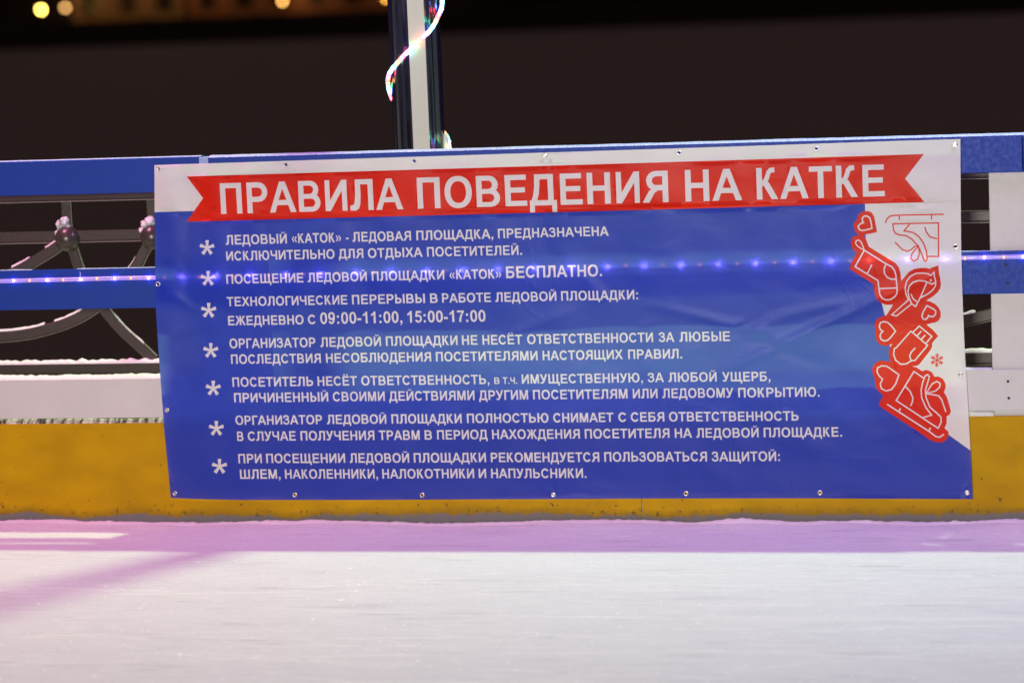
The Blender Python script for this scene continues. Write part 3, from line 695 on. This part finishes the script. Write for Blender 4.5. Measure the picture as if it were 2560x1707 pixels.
G['А'] = (1.0, [[(0, 0), (.395, 1), (.61, 1), (1.0, 0), (.785, 0), (.70, .235), (.29, .235), (.21, 0)]], [[(.35, .40), (.64, .40), (.50, .77)]])
G['Е'] = (.93, [[(.1, 0), (.86, 0), (.86, H), (.1+V, H), (.1+V, .43), (.80, .43), (.80, .43+H), (.1+V, .43+H), (.1+V, 1-H), (.84, 1-H), (.84, 1), (.1, 1)]], [])
G['Ё'] = (.93, G['Е'][1]+[rect(.22, 1.07, .38, 1.22), rect(.56, 1.07, .72, 1.22)], [])
b = bowl(.1, .90, 0, .62); G['Б'] = (.98, [st(.1), b[0], rect(.12, 1-H, .83, 1)], [[(x if x > .2 else .1+V, y) for x, y in b[1]]])
def fixh(h, xl): return [(max(x, xl), y) for x, y in h]
def bl(x0, xr, y0, y1, **k): o, h = bowl(x0, xr, y0, y1, **k); return o, fixh(h, x0+V)
o_, h_ = bl(.1, .90, 0, .62); G['Б'] = (.98, [o_, [(.1, .3), (.1+V, .3), (.1+V, 1-H), (.83, 1-H), (.83, 1), (.1, 1)]], [h_])
o_, h_ = bl(.1, .92, 0, .575, t=.155); o2, h2 = bl(.1, .86, .42, 1, t=.155); G['В'] = (1.0, [o_, o2], [h_, h2])
G['Г'] = (.77, [[(.1, 0), (.1+V, 0), (.1+V, 1-H), (.74, 1-H), (.74, 1), (.1, 1)]], [])
arm = gs([(.30, .52), (.40, .56), (.47, .68), (.53, .85), (.60, .915), (.74, .925)], .155)
G['К'] = (.92, [st(.1)]+arm+[[(.30, .60), (.30, .43), (.36, .42), (.62, 0), (.85, 0), (.54, .52), (.42, .62)]], [])
ra = [[(x+.42, y) for x, y in q] for q in arm]+[[(.72, .60), (.72, .43), (.78, .42), (1.04, 0), (1.27, 0), (.95, .52), (.83, .62)]]
G['Ж'] = (1.28, [rect(.545, 0, .735, 1)]+ra+[[(1.28-x, y) for x, y in q] for q in ra], [])
G['З'] = (.86, gs(catmull([(.12, .70), (.2, .88), (.40, .925), (.60, .87), (.655, .74), (.58, .60), (.42, .545), (.30, .54)], 2), .165)+gs(catmull([(.30, .54), (.50, .53), (.66, .44), (.70, .28), (.60, .12), (.40, .07), (.19, .13), (.10, .30)], 2), .165), [])
G['М'] = (1.16, [rect(.1, 0, .275, 1), rect(.885, 0, 1.06, 1), [(.12, 1), (.35, 1), (.585, .30), (.81, 1), (1.04, 1), (.69, 0), (.47, 0)]], [])
G['О'] = (1.09, [ell(.545, .5, .485, .52, 24)], [ell(.545, .5, .28, .35, 20)])
o_, h_ = bl(.1, .87, .36, 1); G['Р'] = (.93, [o_, rect(.1, 0, .1+V, .5)], [h_])
G['С'] = (1.0, gs([(.52+.37*math.cos(a), .5+.425*math.sin(a)) for a in [math.radians(34+292*i/16) for i in range(17)]], .185), [])
G['Т'] = (.87, [[(.335, 0), (.335+V, 0), (.335+V, 1-H), (.84, 1-H), (.84, 1), (.03, 1), (.03, 1-H), (.335, 1-H)]], [])
G['У'] = (.88, [[(.02, 1), (.235, 1), (.46, .52), (.655, 1), (.865, 1), (.56, .26), (.47, .08), (.36, 0), (.22, -.02), (.08, 0), (.08, .16), (.2, .145), (.29, .16), (.345, .25), (.35, .29)]], [])
G['Х'] = (.94, [[(0, 0), (.235, 0), (.47, .37), (.705, 0), (.94, 0), (.60, .52), (.91, 1), (.68, 1), (.475, .68), (.27, 1), (.035, 1), (.345, .52)]], [])
G['Ч'] = (.95, [rect(.665, 0, .665+V, 1)]+gs([(.175, 1), (.175, .70), (.20, .56), (.30, .475), (.48, .455), (.68, .49)], .18), [])
G['Ш'] = (1.35, [st(.1), rect(.58, .1, .58+V, 1), st(1.25-V), rect(.2, 0, 1.15, H)], [])
G['Щ'] = (1.40, [st(.1), rect(.57, .1, .57+V, 1), st(1.22-V), rect(.2, 0, 1.38, H), rect(1.21, -.22, 1.38, .1)], [])
o_, h_ = bl(.1, .88, 0, .62); G['Ь'] = (.95, [o_, rect(.1, .3, .1+V, 1)], [h_])
o_, h_ = bl(.1, .80, 0, .62); G['Ы'] = (1.22, [o_, rect(.1, .3, .1+V, 1), st(.94)], [h_])
G['Ю'] = (1.42, [st(.1), rect(.28, .42, .56, .42+H), ell(.91, .5, .43, .52, 22)], [ell(.91, .5, .235, .35, 18)])
o_, h_ = bowl(.1, .85, .38, 1, mirror=.99); h_ = [(min(x, .89-V), y) for x, y in h_]; G['Я'] = (.98, [o_, rect(.89-V, 0, .89, .5), [(0.0, 0), (.24, 0), (.42, .30), (.56, .40), (.38, .45), (.24, .38)]], [h_])
G['0'] = (.777, [ell(.39, .5, .335, .52, 20)], [ell(.39, .5, .145, .355, 16)])
G['1'] = (.777, [[(.36, 0), (.55, 0), (.55, 1.02), (.40, 1.02), (.30, .88), (.12, .78), (.12, .61), (.26, .67), (.36, .76)]], [])
G['5'] = (.777, [[(.17, 1), (.68, 1), (.68, .83), (.31, .83), (.28, .62), (.19, .60), (.08, .47)]]+gs(catmull([(.14, .52), (.30, .585), (.48, .58), (.62, .45), (.62, .22), (.48, .08), (.30, .08), (.13, .22)], 2), .165), [])
G['7'] = (.777, [[(.06, 1), (.72, 1), (.72, .86), (.56, .62), (.46, .32), (.42, 0), (.23, 0), (.27, .34), (.38, .62), (.52, .83), (.06, .83)]], [])
G['9'] = (.777, [ell(.38, .67, .325, .35, 18)]+gs([(.61, .70), (.61, .42), (.54, .18), (.42, .075), (.28, .08), (.12, .20)], .17), [ell(.38, .68, .145, .19, 14)])
G['-'] = (.466, [rect(.05, .27, .42, .45)], [])
G['.'] = (.39, [rect(.1, 0, .29, .19)], [])
G[','] = (.39, [[(.1, .19), (.1, 0), (.19, 0), (.17, -.1), (.09, -.15), (.12, -.22), (.24, -.14), (.29, 0), (.29, .19)]], [])
G[':'] = (.466, [rect(.13, 0, .32, .19), rect(.13, .53, .32, .72)], [])
ch = [(.06, .40), (.26, .70), (.40, .70), (.22, .40), (.40, .10), (.26, .10)]
G['«'] = (.78, [ch, [(x+.32, y) for x, y in ch]], []); G['»'] = (.78, [[(.78-x, y) for x, y in q] for q in G['«'][1]], [])

GLY = [0]
def word(s, x0, x1, base, h, key='text'):
    """set a word so that its ink runs from photo x0 to x1; base(px) and h(px) give baseline and cap height"""
    pos = []; cur = 0
    for c in s:
        g = G[c]; pos.append(cur); cur += g[0]
        if c == 'Г': cur -= 0.02
    allx = [pos[i]+p[0] for i, c in enumerate(s) for q in G[c][1] for p in q]
    lo, hi = min(allx), max(allx)
    A = Vector(bp(x0, base(x0))); B = Vector(bp(x1, base(x1)))
    for i, c in enumerate(s):
        GLY[0] += 1; gid = GLY[0]
        for kind, polys in (('s', G[c][1]), ('h', G[c][2])):
            for q in polys:
                P = []
                for (gx, gy) in q:
                    t = (pos[i]+gx-lo)/(hi-lo); b = A.lerp(B, t); pxx = x0+(x1-x0)*t
                    top = Vector(bp(pxx, base(pxx)-h(pxx)))
                    hz = top.y-Vector(bp(pxx, base(pxx))).y
                    P.append((b.x, b.y+gy*hz))
                if area2(P) < 0: P = P[::-1]
                SHAPES.append((P, (kind, gid)))
def row(xa, ya, ha, xb, yb, hb, words):
    base = lambda x: ya+(yb-ya)*(x-xa)/(xb-xa); h = lambda x: ha+(hb-ha)*(x-xa)/(xb-xa)
    for w in words:
        hh = h if len(w) == 3 else (lambda x, f=w[3]: h(x)*f)
        word(w[0], w[1], w[2], base, hh)
row(553.6, 535.2, 76.7, 2212, 490.8, 79.5, [('ПРАВИЛА', 553.6, 1008.9), ('ПОВЕДЕНИЯ', 1044.9, 1672), ('НА', 1714.3, 1855.8), ('КАТКЕ', 1892.5, 2212.2)])
row(565, 612.2, 24.2, 1522, 589.4, 23.6, [('ЛЕДОВЫЙ', 565, 717.4), ('«КАТОК»', 729.7, 853.5), ('-', 865.7, 872), ('ЛЕДОВАЯ', 881.2, 1028), ('ПЛОЩАДКА,', 1041.4, 1233.5), ('ПРЕДНАЗНАЧЕНА', 1245.4, 1521.9)])
row(566.4, 652, 23.5, 1305, 637, 24, [('ИСКЛЮЧИТЕЛЬНО', 566.4, 837.1), ('ДЛЯ', 847.5, 908.7), ('ОТДЫХА', 920.1, 1057.1), ('ПОСЕТИТЕЛЕЙ.', 1068, 1304.8)])
row(566.4, 709.7, 23.3, 1505, 690.5, 23.5, [('ПОСЕЩЕНИЕ', 566.4, 759), ('ЛЕДОВОЙ', 769.7, 917.4), ('ПЛОЩАДКИ', 929.7, 1111), ('«КАТОК»', 1123.8, 1253.6), ('БЕСПЛАТНО.', 1266, 1504.8, 1.25)])
row(567.2, 766, 23.3, 1595, 748.3, 23.6, [('ТЕХНОЛОГИЧЕСКИЕ', 567.2, 869.3), ('ПЕРЕРЫВЫ', 880.7, 1062.6), ('В', 1075.4, 1094.7), ('РАБОТЕ', 1105.6, 1228), ('ЛЕДОВОЙ', 1238.9, 1391.3), ('ПЛОЩАДКИ:', 1403.3, 1595.1)])
row(570.5, 813.3, 23.3, 1214, 803.5, 23.6, [('ЕЖЕДНЕВНО', 570.5, 759.6), ('С', 770.5, 789), ('09:00-11:00,', 801.2, 1005.9, 1.22), ('15:00-17:00', 1019, 1214.4, 1.22)])
row(574.2, 870.5, 24, 1825, 852.3, 24.1, [('ОРГАНИЗАТОР', 574.2, 789.2), ('ЛЕДОВОЙ', 801.5, 952.9), ('ПЛОЩАДКИ', 965.2, 1144.3), ('НЕ', 1155.5, 1194.5), ('НЕСЁТ', 1206.8, 1306.5), ('ОТВЕТСТВЕННОСТИ', 1318.9, 1632.7), ('ЗА', 1646.9, 1686), ('ЛЮБЫЕ', 1698.3, 1825.3)])
row(578, 909.5, 23.5, 1705, 895.7, 23.7, [('ПОСЛЕДСТВИЯ', 578, 803), ('НЕСОБЛЮДЕНИЯ', 815.6, 1078.3), ('ПОСЕТИТЕЛЯМИ', 1090.3, 1344.7), ('НАСТОЯЩИХ', 1357.3, 1557.4), ('ПРАВИЛ.', 1570.5, 1705.6)])
row(581.5, 966.7, 23.5, 1926, 952, 23.5, [('ПОСЕТИТЕЛЬ', 581.5, 783.3), ('НЕСЁТ', 794.2, 892.8), ('ОТВЕТСТВЕННОСТЬ,', 903.6, 1223.5), ('В', 1236, 1249.3, .70), ('Т.Ч.', 1257.3, 1293.3, .70), ('ИМУЩЕСТВЕННУЮ,', 1305, 1607.2), ('ЗА', 1619, 1660), ('ЛЮБОЙ', 1671, 1792), ('УЩЕРБ,', 1806, 1926.2)])
row(585.9, 1005.7, 23.5, 2049, 991, 24, [('ПРИЧИНЕННЫЙ', 585.9, 820.9), ('СВОИМИ', 832.3, 962.3), ('ДЕЙСТВИЯМИ', 973.1, 1186.6), ('ДРУГИМ', 1198, 1320.6), ('ПОСЕТИТЕЛЯМ', 1333, 1569), ('ИЛИ', 1582.3, 1644), ('ЛЕДОВОМУ', 1655.7, 1833.8), ('ПОКРЫТИЮ.', 1845.8, 2049.4)])
row(589.2, 1061.4, 23, 1997, 1050.9, 23.8, [('ОРГАНИЗАТОР', 589.2, 805.9), ('ЛЕДОВОЙ', 817.7, 966), ('ПЛОЩАДКИ', 979, 1154.6), ('ПОЛНОСТЬЮ', 1167.8, 1371.7), ('СНИМАЕТ', 1383.7, 1533.9), ('С', 1546.2, 1565.5), ('СЕБЯ', 1577.3, 1661), ('ОТВЕТСТВЕННОСТЬ', 1672.7, 1996.9)])
row(593.5, 1101.6, 23.4, 2105, 1091.3, 24, [('В', 593.5, 609.7), ('СЛУЧАЕ', 620.5, 740.2), ('ПОЛУЧЕНИЯ', 752, 936.5), ('ТРАВМ', 947.6, 1049.9), ('В', 1062.2, 1080.7), ('ПЕРИОД', 1093.3, 1219.1), ('НАХОЖДЕНИЯ', 1230.3, 1450.3), ('ПОСЕТИТЕЛЯ', 1462.6, 1673.9), ('НА', 1687, 1730.5), ('ЛЕДОВОЙ', 1740.8, 1896.9), ('ПЛОЩАДКЕ.', 1909.5, 2105.1)])
row(597, 1157.3, 23.4, 1950, 1152, 24.3, [('ПРИ', 597, 654.9), ('ПОСЕЩЕНИИ', 666, 863.4), ('ЛЕДОВОЙ', 874.3, 1023.5), ('ПЛОЩАДКИ', 1035.2, 1215), ('РЕКОМЕНДУЕТСЯ', 1227.3, 1498.7), ('ПОЛЬЗОВАТЬСЯ', 1511, 1767.8), ('ЗАЩИТОЙ:', 1779.5, 1950)])
row(600.6, 1196.3, 23.3, 1466, 1194, 24, [('ШЛЕМ,', 600.6, 701.2), ('НАКОЛЕННИКИ,', 713, 945.3), ('НАЛОКОТНИКИ', 956.4, 1185.4), ('И', 1197, 1215.6), ('НАПУЛЬСНИКИ.', 1228, 1466.4)])
for cx, cy in ((517.7, 619.5), (520, 696.5), (521.5, 776), (526.7, 876.5), (533, 970.5), (540.7, 1070.8), (549, 1165.5)):
    for k in range(5):
        a = math.radians(-90+72*k); n = (-math.sin(a), math.cos(a)); d = (math.cos(a), math.sin(a)); r0, r1, w0, w1 = 0, 19, 2.4, 4.6
        addpx([(cx+d[0]*r0+n[0]*w0, cy+d[1]*r0+n[1]*w0), (cx+d[0]*r1+n[0]*w1, cy+d[1]*r1+n[1]*w1), (cx+d[0]*r1-n[0]*w1, cy+d[1]*r1-n[1]*w1), (cx+d[0]*r0-n[0]*w0, cy+d[1]*r0-n[1]*w0)], 'line')
EYE = [(398, 422, 1), (715, 412, 0), (1036, 403, 0), (1362, 389, 1), (1698, 382, 0), (2041, 372, 0), (2387, 362, 1), (395, 710, 0), (417, 1025, 1), (2389, 616, 0), (2400.6, 936, 0),
       (437, 1233, 1), (737, 1236, 0), (1055.5, 1237, 0), (1383.5, 1236, 1), (1715, 1233, 0), (2050, 1231, 0), (2418, 1231, 1)]
ER = 0.0045
for ex, ey, s in EYE:
    c = bp(ex, ey); add([(c[0]+ER*math.cos(2*math.pi*i/14), c[1]+ER*math.sin(2*math.pi*i/14)) for i in range(14)], 'cut')

EYP = [(bp(a, b), c) for a, b, c in EYE]
def wrinkle(x, z):
    """depth offset (towards the viewer positive) of the cloth"""
    u = x+1.165; edge = min(1.0, max(0.0, (1.20-z)/0.10))*min(1.0, max(0.0, (z-0.085)/0.08))
    d = 0.0
    # soft upright folds at the left, fading to the right
    d += 0.0016*math.sin(u*44+1.2*math.sin(z*5))*math.exp(-u*2.2)*max(0, min(1, (z-0.55)*3))
    d += 0.0010*math.sin(u*23+2+0.8*math.sin(z*4))*max(0, min(1, (z-0.75)*4))
    d += 0.0022*noise.noise(Vector((x*3.1, z*2.2, 0)))+0.0009*noise.noise(Vector((x*9+z*4, z*11, 2)))
    # slanting drag creases in the slack middle, right of centre
    for cx, cz, a, L, w, h in ((1.00, .64, .42, .34, .012, .0030), (.72, .62, .50, .22, .011, -.0022), (.58, .56, .30, .26, .014, .0022), (.98, .69, .18, .30, .010, .0016), (.30, .56, .55, .18, .012, .0016), (.86, .56, -.35, .20, .012, -.0022), (.64, .66, -.25, .20, .011, .0018), (.05, .64, .35, .18, .014, .0012), (-.45, .62, .3, .2, .02, .0014), (-1.08, .74, -.6, .12, .010, .0018), (-1.05, .66, .35, .14, .012, .0018), (-1.02, .80, -.9, .10, .010, -.0014), (-.9, .28, 1.2, .14, .03, .0015), (.3, .12, .02, .5, .012, .0010), (1.15, .1, .05, .25, .01, .0012), (1.2, .78, .12, .25, .012, -.001), (.25, .80, -.8, .12, .02, .001)):
        dx, dz = x-cx, z-cz; s = dx*math.cos(a)+dz*math.sin(a); t = -dx*math.sin(a)+dz*math.cos(a)
        d += h*math.exp(-(t/w)**2-(s/L)**2)
    p = 0.0
    for c, s_ in EYP:
        if s_:
            dx, dz = x-c[0], z-c[1]; q = dx*dx+dz*dz
            if q < 0.02: p += 0.0016*math.exp(-q/0.0022)*math.cos(5*math.atan2(dz, dx)+c[0]*9)
    return max(-0.0012, d*edge*2.1+p)

def build_banner():
    xs_ = [p[0] for p in [bp(*q) for q in OUT]]; zs_ = [p[1] for p in [bp(*q) for q in OUT]]
    verts = []; faces = []; keys = []; index = {}
    def vid(p):
        k = (round(p[0], 6), round(p[1], 6))
        if k not in index: index[k] = len(verts); verts.append(Vector((p[0], p[1])))
        return index[k]
    for P, key in SHAPES:
        ids = []
        for p in P:
            i = vid(p)
            if not ids or ids[-1] != i: ids.append(i)
        if len(ids) > 1 and ids[0] == ids[-1]: ids.pop()
        if len(ids) >= 3: faces.append(ids); keys.append(key)
    nx, nz = 190, 84
    for i in range(nx+1):
        for j in range(nz+1):
            vid((min(xs_)+(max(xs_)-min(xs_))*(i+0.31*((j % 2)))/nx, min(zs_)+(max(zs_)-min(zs_))*(j+0.13)/nz))
    vo, eo, fo, ov, oe, of = delaunay_2d_cdt(verts, [], faces, 0, 1e-6)
    order = {'white': 1, 'white2': 1, 'red': 2, 'redblob': 2, 'line': 4, 'rline': 5}
    bm = bmesh.new(); V_ = {}
    def gv(i):
        if i not in V_:
            x, z = vo[i]; V_[i] = bm.verts.new((x, YB-wrinkle(x, z), z))
        return V_[i]
    for f, src in zip(fo, of):
        ks = [keys[s] for s in src]
        if 'blue' not in ks or 'cut' in ks: continue
        m = 0
        if 'white' in ks or 'white2' in ks: m = 1
        if 'rline' in ks: m = 2
        if 'red' in ks or 'redblob' in ks: m = 2
        if 'line' in ks: m = 1
        s_ = {k[1] for k in ks if isinstance(k, tuple) and k[0] == 's'}; h_ = {k[1] for k in ks if isinstance(k, tuple) and k[0] == 'h'}
        if s_-h_: m = 1
        try: fc = bm.faces.new([gv(i) for i in f])
        except ValueError: continue
        fc.material_index = m; fc.smooth = True
    return bm
def cloth(name, col, tcol, tr=0.37):
    t = NT(name)
    fine = t.noise((1, 1, 1), 240, 2, 0.6); big = t.noise((1, 1, 0.35), 4.5, 3, 0.6, loc=(2, 0, 0))
    cre = t.noise((1, 1, 1.5), 3.2, 3, 0.5, loc=(7, 3, 1), rot=(0, 0.5, 0), dist=0.7)
    c = t.mix(t.ramp(big, 0.35, 0.7, 0, 0.22), col, tuple(x*0.8 for x in col))
    def creases(scale, rot, loc, w):
        n = t.noise(scale, 2.6, 2, 0.5, rot=rot, loc=loc, dist=1.0)
        return t.ramp(t.math('ABSOLUTE', t.math('SUBTRACT', n, 0.5)), 0.0, w, 1.0, 0.0)
    msk = t.ramp(t.noise((1, 1, 1), 2.3, 2, 0.5, loc=(4, 4, 4)), 0.42, 0.62)
    cr = t.math('MULTIPLY', t.math('ADD', creases((1, 1, 2.0), (0, 0.45, 0), (1, 2, 3), 0.025), creases((1.6, 1, 0.5), (0, 0.1, 0), (6, 1, 8), 0.02)), msk)
    h = t.math('ADD', t.math('ADD', t.math('MULTIPLY', cre, 1.0), t.math('MULTIPLY', fine, 0.03)), t.math('MULTIPLY', cr, 0.10))
    nrm = t.bump(h, 0.42, 0.007)
    p = t.pbr(c, 0.4, 0, 0.22, normal=nrm)
    tn = t.n('ShaderNodeBsdfTranslucent')
    tc = t.mix(t.ramp(cre, 0.35, 0.68), tcol, tuple(x*0.74 for x in tcol)); t.l(tc, tn.inputs[0]); t.l(nrm, tn.inputs['Normal'])
    mx = t.n('ShaderNodeMixShader'); mx.inputs[0].default_value = tr; t.l(p, mx.inputs[1]); t.l(tn.outputs[0], mx.inputs[2])
    return t.done(mx.outputs[0])
MB = [cloth('banner_print_blue', (0.013, 0.050, 0.54), (0.44, 0.56, 1.0)), cloth('banner_print_white', (0.95, 0.93, 0.93), (0.97, 0.94, 0.92)), cloth('banner_print_red', (0.86, 0.016, 0.004), (0.97, 0.14, 0.03))]
bo = bp(1400, 1246)
banner = empty('rules_banner', (bo[0], YB, 0.09), 'blue and white skating rules banner with red title ribbon, hung on the boards', 'banner')
bm = build_banner(); me = bpy.data.meshes.new('printed_cloth'); bm.to_mesh(me); bm.free()
for m in MB: me.materials.append(m)
me.transform(Matrix.Translation(-banner.location)); co = bpy.data.objects.new('printed_cloth', me); COL.objects.link(co); co.parent = banner
print('banner faces', len(me.polygons), 'glyphs', GLY[0])
for ex, ey, s in EYE:
    c = bp(ex, ey); y = YB-wrinkle(c[0], c[1])
    bm = bmesh.new(); n1, n2 = 20, 8
    rg = [[bm.verts.new((c[0]+(0.0062+0.0021*math.cos(b))*math.cos(a), y-0.0004+0.0016*math.sin(b), c[1]+(0.0062+0.0021*math.cos(b))*math.sin(a))) for b in [2*math.pi*j/n2 for j in range(n2)]] for a in [2*math.pi*i/n1 for i in range(n1)]]
    for i in range(n1):
        for j in range(n2): bm.faces.new((rg[i][j], rg[(i+1) % n1][j], rg[(i+1) % n1][(j+1) % n2], rg[i][(j+1) % n2]))
    link('eyelet', bm, M_steel, banner, True)
    if s:
        bm = bmesh.new(); bmesh.ops.create_cone(bm, cap_ends=True, segments=14, radius1=0.0042, radius2=0.0030, depth=0.003, matrix=Matrix.Translation((c[0], y-0.0022, c[1])) @ Matrix.Rotation(math.pi/2, 4, 'X'))
        box(bm, c[0]-0.0035, c[0]+0.0035, y-0.0042, y-0.0035, c[1]-0.0005, c[1]+0.0005)
        box(bm, c[0]-0.0016, c[0]+0.0016, y-0.001, 0.001, c[1]-0.0016, c[1]+0.0016)
        link('screw', bm, M_steel, banner)
